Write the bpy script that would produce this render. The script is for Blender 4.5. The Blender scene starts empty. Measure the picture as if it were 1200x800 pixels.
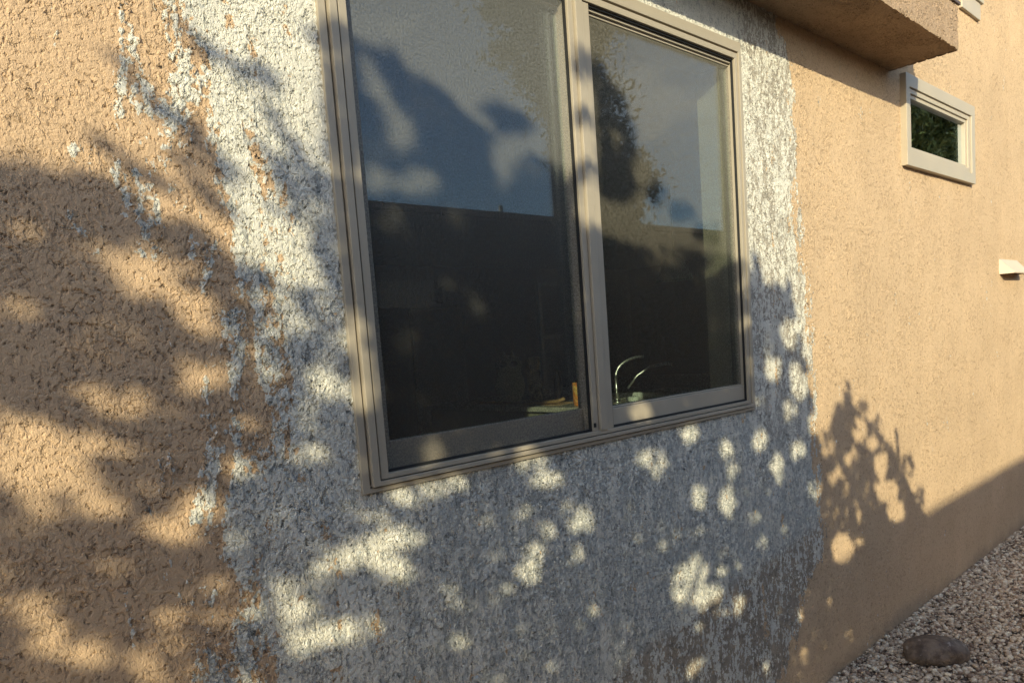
import bpy, bmesh, math, random
import numpy as np
from mathutils import Vector, Matrix

sc = bpy.context.scene
COL = sc.collection
rad = math.radians

# ------------------------------------------------------------------ camera
cam_d = bpy.data.cameras.new('camera')
cam = bpy.data.objects.new('camera', cam_d)
COL.objects.link(cam)
yaw, pitch, roll = 0.73823, -0.09757, -0.07405
F = Vector((math.sin(yaw)*math.cos(pitch), math.cos(yaw)*math.cos(pitch), math.sin(pitch)))
R0 = Vector((math.cos(yaw), -math.sin(yaw), 0)); U0 = R0.cross(F)
Rr = math.cos(roll)*R0 + math.sin(roll)*U0
Uu = -math.sin(roll)*R0 + math.cos(roll)*U0
M = Matrix((Rr, Uu, -F)).transposed().to_4x4()
M.translation = Vector((0, -1.4111, 1.55))
cam.matrix_world = M
cam_d.sensor_width = 36; cam_d.lens = 26.1; cam_d.shift_y = 0.0746
cam_d.clip_start = 0.05; cam_d.clip_end = 2000
sc.camera = cam

# ------------------------------------------------------------------ sky, sun, exposure
SUN = Vector((-1.10, -1.0, 0.50)).normalized()          # towards the sun
SUN_EL = math.asin(SUN.z)
world = bpy.data.worlds.new('World'); sc.world = world
world.use_nodes = True
wn = world.node_tree
bg = wn.nodes['Background']
sky = wn.nodes.new('ShaderNodeTexSky')
sky.sky_type = 'NISHITA'; sky.sun_disc = False
sky.sun_elevation = SUN_EL
sky.sun_rotation = math.atan2(SUN.x, SUN.y) % (2*math.pi)
sky.altitude = 600; sky.air_density = 1.0; sky.dust_density = 1.2; sky.ozone_density = 1.5
# thin scattered clouds
w_tc = wn.nodes.new('ShaderNodeTexCoord'); w_mp = wn.nodes.new('ShaderNodeMapping'); w_mp.inputs['Scale'].default_value = (1, 1, 2.2)
w_ns = wn.nodes.new('ShaderNodeTexNoise'); w_ns.inputs['Scale'].default_value = 4.5; w_ns.inputs['Detail'].default_value = 6; w_ns.inputs['Roughness'].default_value = .6
w_mr = wn.nodes.new('ShaderNodeMapRange'); w_mr.interpolation_type = 'SMOOTHSTEP'
w_mr.inputs['From Min'].default_value = .50; w_mr.inputs['From Max'].default_value = .68; w_mr.inputs['To Max'].default_value = .55
w_mx = wn.nodes.new('ShaderNodeMix'); w_mx.data_type = 'RGBA'; w_mx.inputs[7].default_value = (5.2, 5.0, 4.8, 1)
wn.links.new(w_tc.outputs['Generated'], w_mp.inputs[0]); wn.links.new(w_mp.outputs[0], w_ns.inputs['Vector'])
wn.links.new(w_ns.outputs[0], w_mr.inputs['Value']); wn.links.new(w_mr.outputs[0], w_mx.inputs[0])
wn.links.new(sky.outputs[0], w_mx.inputs[6]); wn.links.new(w_mx.outputs[2], bg.inputs[0])
bg.inputs[1].default_value = 0.15
sun_d = bpy.data.lights.new('sun', 'SUN'); sun_d.energy = 2.8; sun_d.angle = rad(0.53)
sun_d.color = (1.0, 0.91, 0.63)
sun = bpy.data.objects.new('sun', sun_d); COL.objects.link(sun)
sun.rotation_euler = SUN.to_track_quat('Z', 'Y').to_euler()
sun.location = (-20, -20, 12)
sc.view_settings.view_transform = 'Standard'
sc.view_settings.look = 'None'
sc.view_settings.exposure = 1.15
sc.view_settings.gamma = 1
sc.render.engine = 'CYCLES'
sc.cycles.max_bounces = 8; sc.cycles.transparent_max_bounces = 24
sc.cycles.use_denoising = True
sc.cycles.sample_clamp_indirect = 6

random.seed(7); rng = np.random.default_rng(11)

# ------------------------------------------------------------------ helpers
def link(o, parent=None):
    COL.objects.link(o)
    if parent: o.parent = parent
    return o
def tag(o, label=None, cat=None, group=None, kind=None):
    if label: o['label'] = label
    if cat: o['category'] = cat
    if group: o['group'] = group
    if kind: o['kind'] = kind
    return o
def empty(name, loc, label, cat, group=None):
    o = bpy.data.objects.new(name, None); COL.objects.link(o); o.location = loc
    o.empty_display_size = .1
    return tag(o, label, cat, group)
def mesh_obj(name, verts, faces, mat, parent=None, smooth=False, bevel=0):
    """verts in world coordinates; shifted into the parent's space"""
    me = bpy.data.meshes.new(name)
    off = Vector(parent_loc(parent))
    me.from_pydata([Vector(v)-off for v in verts], [], faces)
    if mat: me.materials.append(mat)
    if smooth:
        me.polygons.foreach_set('use_smooth', [True]*len(me.polygons))
    me.update()
    o = link(bpy.data.objects.new(name, me), parent)
    if bevel:
        m = o.modifiers.new('bevel', 'BEVEL'); m.width = bevel; m.segments = 2; m.limit_method = 'ANGLE'
    return o
def parent_loc(p):
    v = Vector((0, 0, 0))
    while p: v += p.location; p = p.parent
    return v
class MB:
    def __init__(s): s.v = []; s.f = []
    def box(s, x0, x1, y0, y1, z0, z1):
        b = len(s.v)
        s.v += [(x0,y0,z0),(x1,y0,z0),(x1,y1,z0),(x0,y1,z0),(x0,y0,z1),(x1,y0,z1),(x1,y1,z1),(x0,y1,z1)]
        s.f += [tuple(b+i for i in q) for q in ((0,3,2,1),(4,5,6,7),(0,1,5,4),(1,2,6,5),(2,3,7,6),(3,0,4,7))]
        return s
    def ring(s, x0, x1, z0, z1, wl, wr, wb, wt, yf, yb):
        """picture-frame ring in the xz plane, front at yf (towards -y), back at yb"""
        b = len(s.v)
        o = [(x0,z0),(x1,z0),(x1,z1),(x0,z1)]; i = [(x0+wl,z0+wb),(x1-wr,z0+wb),(x1-wr,z1-wt),(x0+wl,z1-wt)]
        s.v += [(a,yf,c) for a,c in o]+[(a,yf,c) for a,c in i]+[(a,yb,c) for a,c in o]+[(a,yb,c) for a,c in i]
        for k in range(4):
            n = (k+1) % 4
            s.f += [(b+k,b+n,b+4+n,b+4+k),(b+8+n,b+8+k,b+12+k,b+12+n),(b+k,b+8+k,b+8+n,b+n),(b+4+n,b+12+n,b+12+k,b+4+k)]
        return s
    def lathe(s, cx, cy, prof, n=24, cap=True):
        b = len(s.v); m = len(prof)
        for r, z in prof:
            for k in range(n):
                a = 2*math.pi*k/n; s.v.append((cx+r*math.cos(a), cy+r*math.sin(a), z))
        for j in range(m-1):
            for k in range(n):
                s.f.append((b+j*n+k, b+j*n+(k+1)%n, b+(j+1)*n+(k+1)%n, b+(j+1)*n+k))
        if cap:
            s.f.append(tuple(b+k for k in reversed(range(n)))); s.f.append(tuple(b+(m-1)*n+k for k in range(n)))
        return s
    def tube(s, pts, radii, n=8):
        b0 = len(s.v); pts = [Vector(p) for p in pts]
        up = Vector((0.3,0.2,1)).normalized()
        for j, p in enumerate(pts):
            d = (pts[min(j+1,len(pts)-1)]-pts[max(j-1,0)]).normalized()
            a = d.cross(up)
            if a.length < .1: a = d.cross(Vector((1,0,0)))
            a.normalize(); c = d.cross(a)
            for k in range(n):
                t = 2*math.pi*k/n; s.v.append(tuple(p+radii[j]*(math.cos(t)*a+math.sin(t)*c)))
        for j in range(len(pts)-1):
            for k in range(n):
                s.f.append((b0+j*n+k, b0+j*n+(k+1)%n, b0+(j+1)*n+(k+1)%n, b0+(j+1)*n+k))
        s.f.append(tuple(b0+k for k in reversed(range(n)))); e = b0+(len(pts)-1)*n
        s.f.append(tuple(e+k for k in range(n)))
        return s
    def build(s, name, mat, parent=None, smooth=False, bevel=0):
        o = mesh_obj(name, s.v, s.f, mat, parent, smooth, bevel)
        bm = bmesh.new(); bm.from_mesh(o.data); bmesh.ops.recalc_face_normals(bm, faces=bm.faces); bm.to_mesh(o.data); bm.free()
        return o
def np_mesh(name, V, Fc, mat, parent=None, smooth=False):
    """fast mesh from arrays: V (n,3), Fc (m,k) all faces with k corners"""
    me = bpy.data.meshes.new(name)
    V = np.asarray(V, dtype=np.float32); Fc = np.asarray(Fc, dtype=np.int32)
    off = np.array(parent_loc(parent), dtype=np.float32)
    k = Fc.shape[1]
    me.vertices.add(len(V)); me.vertices.foreach_set('co', (V-off).ravel())
    me.loops.add(Fc.size); me.loops.foreach_set('vertex_index', Fc.ravel())
    me.polygons.add(len(Fc))
    me.polygons.foreach_set('loop_start', np.arange(len(Fc), dtype=np.int32)*k)
    if smooth: me.polygons.foreach_set('use_smooth', np.ones(len(Fc), dtype=bool))
    me.materials.append(mat)
    me.update(calc_edges=True)
    return link(bpy.data.objects.new(name, me), parent)

# ------------------------------------------------------------------ node helper
class NT:
    def __init__(s, name):
        s.m = bpy.data.materials.new(name); s.m.use_nodes = True
        s.t = s.m.node_tree; s.t.nodes.clear()
        s.out = s.t.nodes.new('ShaderNodeOutputMaterial')
        s.tc = None
    def n(s, typ, **kw):
        nd = s.t.nodes.new(typ)
        for k, v in kw.items(): setattr(nd, k, v)
        return nd
    def L(s, a, b): s.t.links.new(a, b)
    def put(s, sock, v):
        if isinstance(v, bpy.types.NodeSocket): s.L(v, sock)
        else: sock.default_value = v
    def coord(s, scale=(1,1,1), which='Object'):
        if s.tc is None: s.tc = s.n('ShaderNodeTexCoord')
        mp = s.n('ShaderNodeMapping'); s.L(s.tc.outputs[which], mp.inputs[0]); mp.inputs['Scale'].default_value = scale
        return mp.outputs[0]
    def noise(s, vec, scale, detail=2, rough=.5, dist=0):
        nd = s.n('ShaderNodeTexNoise'); s.L(vec, nd.inputs['Vector'])
        nd.inputs['Scale'].default_value = scale; nd.inputs['Detail'].default_value = detail
        nd.inputs['Roughness'].default_value = rough; nd.inputs['Distortion'].default_value = dist
        return nd.outputs[0]
    def voro(s, vec, scale, feature='F1', rnd=1):
        nd = s.n('ShaderNodeTexVoronoi', feature=feature); s.L(vec, nd.inputs['Vector'])
        nd.inputs['Scale'].default_value = scale; nd.inputs['Randomness'].default_value = rnd
        return nd.outputs['Distance']
    def math(s, op, a, b=0.0, c=0.0, clamp=False):
        nd = s.n('ShaderNodeMath', operation=op, use_clamp=clamp)
        s.put(nd.inputs[0], a); s.put(nd.inputs[1], b); s.put(nd.inputs[2], c)
        return nd.outputs[0]
    def smooth(s, v, a, b, lo=0.0, hi=1.0):
        nd = s.n('ShaderNodeMapRange', interpolation_type='SMOOTHSTEP'); s.put(nd.inputs['Value'], v)
        s.put(nd.inputs['From Min'], a); s.put(nd.inputs['From Max'], b)
        s.put(nd.inputs['To Min'], lo); s.put(nd.inputs['To Max'], hi)
        return nd.outputs[0]
    def lin(s, v, a, b, lo, hi):
        nd = s.n('ShaderNodeMapRange'); s.put(nd.inputs['Value'], v)
        s.put(nd.inputs['From Min'], a); s.put(nd.inputs['From Max'], b)
        s.put(nd.inputs['To Min'], lo); s.put(nd.inputs['To Max'], hi)
        return nd.outputs[0]
    def mix(s, f, a, b):
        nd = s.n('ShaderNodeMix', data_type='RGBA'); s.put(nd.inputs[0], f)
        for i, v in ((6, a), (7, b)):
            if isinstance(v, bpy.types.NodeSocket): s.L(v, nd.inputs[i])
            else: nd.inputs[i].default_value = (*v, 1)
        return nd.outputs[2]
    def attr(s, name):
        nd = s.n('ShaderNodeAttribute'); nd.attribute_name = name
        return nd.outputs['Fac']
    def principled(s, col, rough=.6, spec=.3, normal=None, metal=0, **kw):
        p = s.n('ShaderNodeBsdfPrincipled')
        if isinstance(col, bpy.types.NodeSocket): s.L(col, p.inputs['Base Color'])
        else: p.inputs['Base Color'].default_value = (*col, 1)
        s.put(p.inputs['Roughness'], rough); p.inputs['Specular IOR Level'].default_value = spec
        p.inputs['Metallic'].default_value = metal
        if normal: s.L(normal, p.inputs['Normal'])
        for k, v in kw.items(): s.put(p.inputs[k], v)
        return p
    def bump(s, h, dist, strength=1):
        b = s.n('ShaderNodeBump'); s.L(h, b.inputs['Height']); b.inputs['Distance'].default_value = dist
        b.inputs['Strength'].default_value = strength
        return b.outputs[0]
    def done(s, shader):
        s.L(shader, s.out.inputs['Surface']); return s.m

def simple(name, col, rough=.6, spec=.3, metal=0, var=.12, vscale=6, bump=0, bscale=200):
    t = NT(name); v = t.coord()
    n = t.noise(v, vscale, 4)
    c = t.mix(t.lin(n, .3, .7, 0, 1), [x*(1-var) for x in col], [min(1, x*(1+var)) for x in col])
    nm = t.bump(t.noise(v, bscale, 2), bump) if bump else None
    p = t.principled(c, t.lin(n, .3, .7, rough-.06, rough+.06), spec, nm, metal)
    return t.done(p.outputs[0])

# ------------------------------------------------------------------ stucco
def stucco(name, tan, patched=True, disp=True, relief=1.0):
    t = NT(name)
    v = t.coord()
    vs = t.coord((1, 1, .8))           # features stretched downwards
    vt = t.coord((1, 1, .34))
    # lace texture: flat trowelled islands over a rough coat
    warp = t.noise(v, 9, 3)
    isl = t.noise(vs, 112, 3, .5, .25)
    big = t.noise(v, 5.5, 3, .5)
    lo = t.lin(big, .35, .65, .36, .47)
    island = t.smooth(isl, lo, t.math('ADD', lo, .13))
    fine = t.noise(v, 230, 3, .65)
    grit = t.noise(v, 420, 2, .6)
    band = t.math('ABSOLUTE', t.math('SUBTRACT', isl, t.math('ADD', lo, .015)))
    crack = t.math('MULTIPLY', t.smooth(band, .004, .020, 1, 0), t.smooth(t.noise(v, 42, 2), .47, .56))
    trowel = t.noise(t.coord((1, 1, .18)), 60, 3, .6)
    area = t.smooth(t.noise(v, 7, 3, .6), .38, .62, .45, 1.25)      # worked smoother in places
    h = t.math('MULTIPLY', t.math('MULTIPLY', island, area), .0018*relief)
    h = t.math('ADD', h, t.math('MULTIPLY', fine, .0024*relief))
    h = t.math('ADD', h, t.math('MULTIPLY', grit, .0010))
    h = t.math('ADD', h, t.math('MULTIPLY', trowel, .0012))
    h = t.math('SUBTRACT', h, t.math('MULTIPLY', crack, .0024))
    h = t.math('ADD', h, t.math('MULTIPLY', t.noise(v, 22, 2), .0035))
    h = t.math('ADD', h, t.math('MULTIPLY', t.noise(v, 2.2, 2), .006))
    # tan paint
    mott = t.noise(t.coord((1, 1, .75)), 2.2, 5, .6)
    base = t.mix(t.lin(mott, .3, .7, 0, 1), [c*.91 for c in tan], [min(1, c*1.07) for c in tan])
    base = t.mix(t.math('MULTIPLY', t.smooth(isl, t.math('ADD', lo, .02), t.math('SUBTRACT', lo, .05)), .15), base, [c*.5 for c in tan])  # hollows between the islands darkened: their shade put into the colour
    base = t.mix(t.math('MULTIPLY', t.smooth(fine, .52, .3), .35), base, [c*.55 for c in tan])  # fine pits darkened as well, shade painted in
    sepx = t.n('ShaderNodeSeparateXYZ'); t.L(v, sepx.inputs[0])
    if patched:     # deeper ochre left of the patch: tone-mapped light put into the colour
        left_tint = t.smooth(t.math('ADD', sepx.outputs['X'], t.lin(mott, .3, .7, -.1, .1)), .35-4, 1.3-4, .8, 0)
        base = t.mix(left_tint, base, (.525, .365, .23))
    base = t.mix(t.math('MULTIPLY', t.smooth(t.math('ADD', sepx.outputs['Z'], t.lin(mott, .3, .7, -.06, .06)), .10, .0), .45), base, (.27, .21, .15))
    base = t.mix(t.math('MULTIPLY', crack, .62), base, (.05, .038, .028))  # occlusion in the cracks painted as dark colour
    col = base
    if patched:
        p = t.attr('peel'); g = t.attr('bare')
        e1 = t.noise(vt, 17, 3, .6, .6)
        e2 = t.noise(vs, 75, 3, .6, .4)
        e = t.math('ADD', t.math('MULTIPLY', e1, .62), t.math('MULTIPLY', e2, .38))
        th = t.lin(p, 0, 1, .64, .36)
        white = t.smooth(e, th, t.math('ADD', th, .018))
        # inside the patch: bare grey coat between pale flakes
        f1 = t.noise(t.coord((1, 1, .55)), 78, 3, .62, .4)
        f2 = t.noise(t.coord((1, 1, .28)), 20, 3, .6)
        f3 = t.noise(vs, 190, 2, .6)
        f = t.math('ADD', t.math('ADD', t.math('MULTIPLY', f1, .52), t.math('MULTIPLY', f2, .36)), t.math('MULTIPLY', f3, .12))
        tg = t.lin(g, 0, 1, .36, .60)
        flake = t.smooth(f, tg, t.math('ADD', tg, .016))
        sh = t.noise(v, 7, 4, .6)
        pale = t.mix(t.lin(sh, .3, .7, 0, 1), (.57, .545, .47), (.70, .675, .59))
        grey = t.mix(t.lin(t.noise(v, 90, 2), .3, .7, 0, 1), (.37, .37, .335), (.52, .52, .475))
        tanbare = t.attr('tanbare')
        grey = t.mix(tanbare, grey, (.33, .26, .185))
        inner = t.mix(flake, grey, pale)
        inner = t.mix(t.math('MULTIPLY', crack, .85), inner, (.09, .085, .075))  # painted crack occlusion again, on the patch
        col = t.mix(white, base, inner)
        h = t.math('ADD', h, t.math('MULTIPLY', white, t.lin(flake, 0, 1, .0002, .0024)))
        h = t.math('ADD', h, t.math('MULTIPLY', white, t.math('MULTIPLY', island, .0010)))
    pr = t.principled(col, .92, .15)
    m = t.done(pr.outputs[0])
    if disp:
        d = t.n('ShaderNodeDisplacement'); t.L(h, d.inputs['Height']); d.inputs['Midlevel'].default_value = 0.006
        d.inputs['Scale'].default_value = 1.0
        t.L(d.outputs[0], t.out.inputs['Displacement'])
        m.displacement_method = 'BOTH'
    else:
        b = t.bump(h, 1.0); t.L(b, pr.inputs['Normal'])
    return m

TAN = (.575, .415, .262)
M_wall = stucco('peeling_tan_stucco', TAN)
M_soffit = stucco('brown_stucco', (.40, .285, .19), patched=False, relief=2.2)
M_frame = simple('beige_frame', (.36, .31, .235), .42, .4, var=.05, bump=.0004, bscale=90)
M_frame2 = simple('light_beige_frame', (.42, .36, .27), .45, .4, var=.05, bump=.0003)
M_dark = simple('dark_gasket', (.02, .02, .02), .6)
M_hood = simple('painted_metal_hood', (.62, .50, .36), .5, .4, var=.06)
M_flash = simple('brown_flashing', (.09, .06, .05), .5)

def glass_mat(name, tint, gain):
    t = NT(name)
    geo = t.n('ShaderNodeNewGeometry')
    dp = t.n('ShaderNodeVectorMath', operation='DOT_PRODUCT')
    t.L(geo.outputs['Incoming'], dp.inputs[0]); t.L(geo.outputs['Normal'], dp.inputs[1])
    c = t.math('ABSOLUTE', dp.outputs['Value'])
    f = t.math('POWER', t.math('SUBTRACT', 1.0, c), 5)
    f = t.math('MULTIPLY', t.math('ADD', t.math('MULTIPLY', f, .96), .04), gain, clamp=True)
    gl = t.n('ShaderNodeBsdfGlossy'); gl.inputs['Roughness'].default_value = 0.0
    gl.inputs['Color'].default_value = (.80, .90, 1, 1)
    tr = t.n('ShaderNodeBsdfTransparent'); tr.inputs[0].default_value = (*tint, 1)
    mx = t.n('ShaderNodeMixShader'); t.L(f, mx.inputs[0]); t.L(tr.outputs[0], mx.inputs[1]); t.L(gl.outputs[0], mx.inputs[2])
    return t.done(mx.outputs[0])
M_glass = glass_mat('window_glass', (.90, .95, .91), 2.2)

def screen_mat(name, cov0, col, gloss):
    t = NT(name)
    v = t.coord()
    sx = t.n('ShaderNodeSeparateXYZ'); t.L(v, sx.inputs[0])
    wob = t.math('MULTIPLY', t.noise(v, 4, 2), .05)
    ax = t.math('SINE', t.math('MULTIPLY', t.math('ADD', sx.outputs['X'], wob), 2*math.pi/.012))
    az = t.math('SINE', t.math('MULTIPLY', t.math('ADD', sx.outputs['Z'], wob), 2*math.pi/.012))
    wv = t.math('MAXIMUM', ax, az)
    n = t.noise(v, 210, 1, .5)
    cov = t.math('ADD', t.lin(wv, -1, 1, cov0-.012, cov0+.012), t.lin(n, .3, .7, -.09, .09))
    df = t.n('ShaderNodeBsdfDiffuse'); df.inputs[0].default_value = (*col, 1)
    # the upright threads are tiny cylinders: glossy, wide in azimuth, narrow in height
    an = t.n('ShaderNodeBsdfAnisotropic'); an.inputs['Roughness'].default_value = .56; an.inputs['Anisotropy'].default_value = .55
    an.inputs['Color'].default_value = (*gloss, 1)
    cx = t.n('ShaderNodeCombineXYZ'); cx.inputs[2].default_value = 1; t.L(cx.outputs[0], an.inputs['Tangent'])
    ad = t.n('ShaderNodeAddShader'); t.L(df.outputs[0], ad.inputs[0]); t.L(an.outputs[0], ad.inputs[1])
    tr = t.n('ShaderNodeBsdfTransparent')
    mx = t.n('ShaderNodeMixShader'); t.L(cov, mx.inputs[0]); t.L(tr.outputs[0], mx.inputs[1]); t.L(ad.outputs[0], mx.inputs[2])
    return t.done(mx.outputs[0])
M_screen = screen_mat('insect_screen_weave', .22, (.055, .055, .052), (.115, .115, .108))
M_screen2 = screen_mat('brown_screen_weave', .22, (.060, .055, .045), (.100, .093, .075))

def leaf_mat(name, a, b):
    t = NT(name); v = t.coord()
    c = t.mix(t.lin(t.noise(v, 2.5, 3), .3, .7, 0, 1), a, b)
    c = t.mix(t.lin(t.noise(v, 40, 1), .35, .65, 0, .5), c, [x*.6 for x in a])
    df = t.principled(c, .55, .25)
    tl = t.n('ShaderNodeBsdfTranslucent'); t.L(c, tl.inputs[0])
    mx = t.n('ShaderNodeMixShader'); mx.inputs[0].default_value = .22
    t.L(df.outputs[0], mx.inputs[1]); t.L(tl.outputs[0], mx.inputs[2])
    return t.done(mx.outputs[0])
M_leafA = leaf_mat('olive_leaves', (.050, .075, .022), (.09, .12, .035))
M_leafC = leaf_mat('sunny_leaves', (.10, .13, .04), (.19, .22, .07))  # lighter green: sunlight on the foliage put into the leaf colour
M_leafB = leaf_mat('dark_needles', (.035, .055, .025), (.075, .10, .04))
M_bark = simple('bark', (.16, .12, .09), .9, .1, var=.3, vscale=12, bump=.006, bscale=30)

# ------------------------------------------------------------------ the house
house = empty('tan_stucco_house', (4, 0, 0), 'tan stucco house wall with a big peeling white patch around its kitchen window', 'house')

def interp_poly(tab, z):
    zs = np.array([p[1] for p in tab][::-1]); xs = np.array([p[0] for p in tab][::-1])
    return np.interp(z, zs, xs)
PL = [[.60,3.2],[.49,2.6],[.470,2.22],[.482,2.196],[.516,2.058],[.537,1.911],[.566,1.82],[.594,1.709],[.598,1.595],[.587,1.497],[.56,1.401],[.528,1.306],[.505,1.212],[.51,1.11],[.487,.948],[.469,.783],[.47,.3]]
PR = [[2.79,3.2],[2.80,2.642],[2.863,2.592],[2.889,2.309],[2.880,1.981],[2.954,1.647],[2.971,1.369],[2.965,1.124],[2.995,.903],[3.014,.679],[2.983,.576],[2.85,.473],[2.80,.372],[2.718,.255],[2.585,.161],[2.494,.024]]

OX0, OX1, OZ0, OZ1 = .842, 2.46, 1.271, 2.517     # rough opening of the kitchen window
SX0, SX1, SZ0, SZ1 = 4.03, 4.97, 2.33, 2.66       # rough opening of the small window
def axis(segs):
    out = [segs[0][0]]
    for a, b, st in segs:
        n = max(1, round((b-a)/st)); out += list(a+(b-a)*(np.arange(n)+1)/n)
    return np.array(out)
def wall_grid(name, xs, zs, mat, parent, holes, y=0):
    X, Z = np.meshgrid(xs, zs)
    V = np.stack([X.ravel(), np.full(X.size, float(y)), Z.ravel()], 1)
    nx, nz = len(xs), len(zs)
    I = np.arange(nx*nz).reshape(nz, nx)
    Fc = np.stack([I[:-1,:-1].ravel(), I[:-1,1:].ravel(), I[1:,1:].ravel(), I[1:,:-1].ravel()], 1)
    cx = ((xs[:-1]+xs[1:])/2)[None,:].repeat(nz-1, 0).ravel(); cz = ((zs[:-1]+zs[1:])/2)[:,None].repeat(nx-1, 1).ravel()
    keep = np.ones(len(Fc), bool)
    for a, b, c, d in holes: keep &= ~((cx>a)&(cx<b)&(cz>c)&(cz<d))
    o = np_mesh(name, V, Fc[keep], mat, parent, smooth=True)
    return o, V
st = 0.0030
xs = axis([(-6, -1.2, .05), (-1.2, 0, .01), (0, OX0, .0026), (OX0, OX1, st), (OX1, 3.4, .0036), (3.4, SX0, .006), (SX0, SX1, .006), (SX1, 7.2, .008), (7.2, 14, .06)])
zs = axis([(-.05, .25, .008), (.25, OZ0, .0034), (OZ0, SZ0, .0034), (SZ0, OZ1, .004), (OZ1, SZ1, .006), (SZ1, 3.7, .008), (3.7, 5.6, .06)])
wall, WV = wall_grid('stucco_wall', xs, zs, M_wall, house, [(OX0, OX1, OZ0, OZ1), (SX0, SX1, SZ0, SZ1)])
x = WV[:,0]; z = WV[:,2]
xl = interp_poly(PL, z); xr = interp_poly(PR, z)
dl = x-xl; dr = xr-x
pl = np.clip((dl+.16)/.34, 0, 1)
pl = np.where(z > 1.75, np.clip((dl+.22)/.46, 0, 1), pl)
pr_ = np.clip((dr+.07)/.16, 0, 1)
peel = np.minimum(pl, pr_)
# a few stray chips left of the patch
chip = (np.exp(-(((x-.34)/.03)**2+((z-1.93)/.025)**2)) + .8*np.exp(-(((x-.40)/.06)**2+((z-1.33)/.09)**2)) + .75*np.exp(-(((x-.42)/.05)**2+((z-1.15)/.1)**2)) + .7*np.exp(-(((x-.44)/.07)**2+((z-2.1)/.12)**2)))
peel = np.maximum(peel, np.clip(chip*.56, 0, .60)*(dl < .05))
lowz = np.interp(x, [1.2, 1.543, 1.707, 1.98, 2.245, 2.681, 3.1], [.45, .552, .60, .624, .667, .70, .75])
low = np.clip((lowz-z)/.05, 0, 1)
peel = np.where((low > 0), np.minimum(peel, 1), peel)
# how much grey coat lies bare: little at upper left, much below the window
bare = np.interp(z, [.4, .9, 1.25, 1.6, 2.3], [.56, .56, .54, .46, .30])
bare = bare*np.clip((x-.45)/.6, .62, 1)
strip = np.clip((x-OX1+.02)/.1, 0, 1)*np.clip((z-.95)/.45, 0, 1)
bare = bare*(1-strip)+strip*np.interp(z, [.5, 1.0, 1.6, 2.4, 2.7], [.56, .52, .46, .50, .6])
bare = np.where(low > 0, bare*(1-low)+.60*low, bare)
tanb = np.clip(low + strip*.65, 0, 1)*.8
for nm, arr in (('peel', peel), ('bare', bare), ('tanbare', tanb)):
    a = wall.data.attributes.new(nm, 'FLOAT', 'POINT'); a.data.foreach_set('value', arr.astype(np.float32))

# thickness of the wall behind its face, round the openings
wt = MB()
wt.box(-6, OX0, .012, .16, -.05, 5.6).box(OX1, SX0, .012, .16, -.05, 5.6).box(SX1, 14, .012, .16, -.05, 5.6)
wt.box(OX0, OX1, .012, .16, -.05, OZ0).box(OX0, OX1, .012, .16, OZ1, 5.6).box(SX0, SX1, .012, .16, -.05, SZ0).box(SX0, SX1, .012, .16, SZ1, 5.6)
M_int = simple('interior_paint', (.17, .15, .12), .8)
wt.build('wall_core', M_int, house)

# ---- kitchen window
def win_frame(b, x0, x1, z0, z1, L_, R_, B_, T_):
    """three stepped ribs with dark grooves between"""
    fr = [(0, .28, -.013), (.35, .63, -.021), (.70, 1.0, -.017)]
    for a, c, y in fr:
        b.ring(x0+L_*a, x1-R_*a, z0+B_*a, z1-T_*a, L_*(c-a), R_*(c-a), B_*(c-a), T_*(c-a), y, .03)
    return b
wx0, wx1, wz0, wz1 = .822, 2.479, 1.251, 2.537
kw = win_frame(MB(), wx0, wx1, wz0, wz1, .066, .050, .037, .062).build('kitchen_window', M_frame, house, bevel=.0012)
tag(kw, None)
MB().ring(wx0+.004, wx1-.004, wz0+.004, wz1-.004, .060, .044, .031, .056, -.004, .026).build('gasket', M_dark, kw)
MB().ring(.846, 2.455, 1.275, 2.513, .03, .003, .012, .036, .0625, .155).build('jamb', M_frame, kw)
ix0, ix1, iz0, iz1 = .888, 2.429, 1.288, 2.475
# mullion
m = MB(); m.box(1.586, 1.606, -.012, .026, iz0, iz1).box(1.609, 1.638, -.020, .026, iz0, iz1).box(1.643, 1.673, -.012, .026, iz0, iz1)
m.build('mullion', M_frame, kw, bevel=.0015)
# sashes
MB().ring(.892, 1.630, 1.276, 2.50, .035, .036, .076, .04, .028, .052).build('sash', M_frame, kw, bevel=.0015)
s2 = MB().ring(1.674, 2.452, 1.289, 2.474, .010, .008, .054, .012, .000, .03)
s2.ring(1.6845, 2.4435, 1.3435, 2.4615, .005, .007, .005, .007, .008, .034)
s2.build('sash', M_frame, kw, bevel=.0015)
MB().box(.92, 1.60, .040, .045, 1.34, 2.47).build('glass_pane', M_glass, kw)
MB().box(1.687, 2.440, .020, .025, 1.346, 2.458).build('glass_pane', M_glass, kw)
# screens: a thin spline frame and the weave
MB().box(.889, 1.585, .0050, .0056, 1.289, 2.474).build('insect_screen', M_screen, kw)
MB().box(1.689, 2.437, .0115, .0121, 1.348, 2.455).build('insect_screen', M_screen2, kw)
# sill latch in the corner of the left sash
MB().ring(.8885, 1.5855, 1.2885, 2.4745, .006, .004, .006, .005, -.004, .0045).build('screen_spline', M_dark, kw)
MB().ring(1.6735, 2.4285, 1.2885, 2.4745, .004, .003, .006, .005, -.008, -.0005).build('screen_spline', M_dark, kw)
MB().box(1.585, 1.592, -.016, -.012, 1.30, 1.312).build('screw_cap', M_dark, kw)

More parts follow.
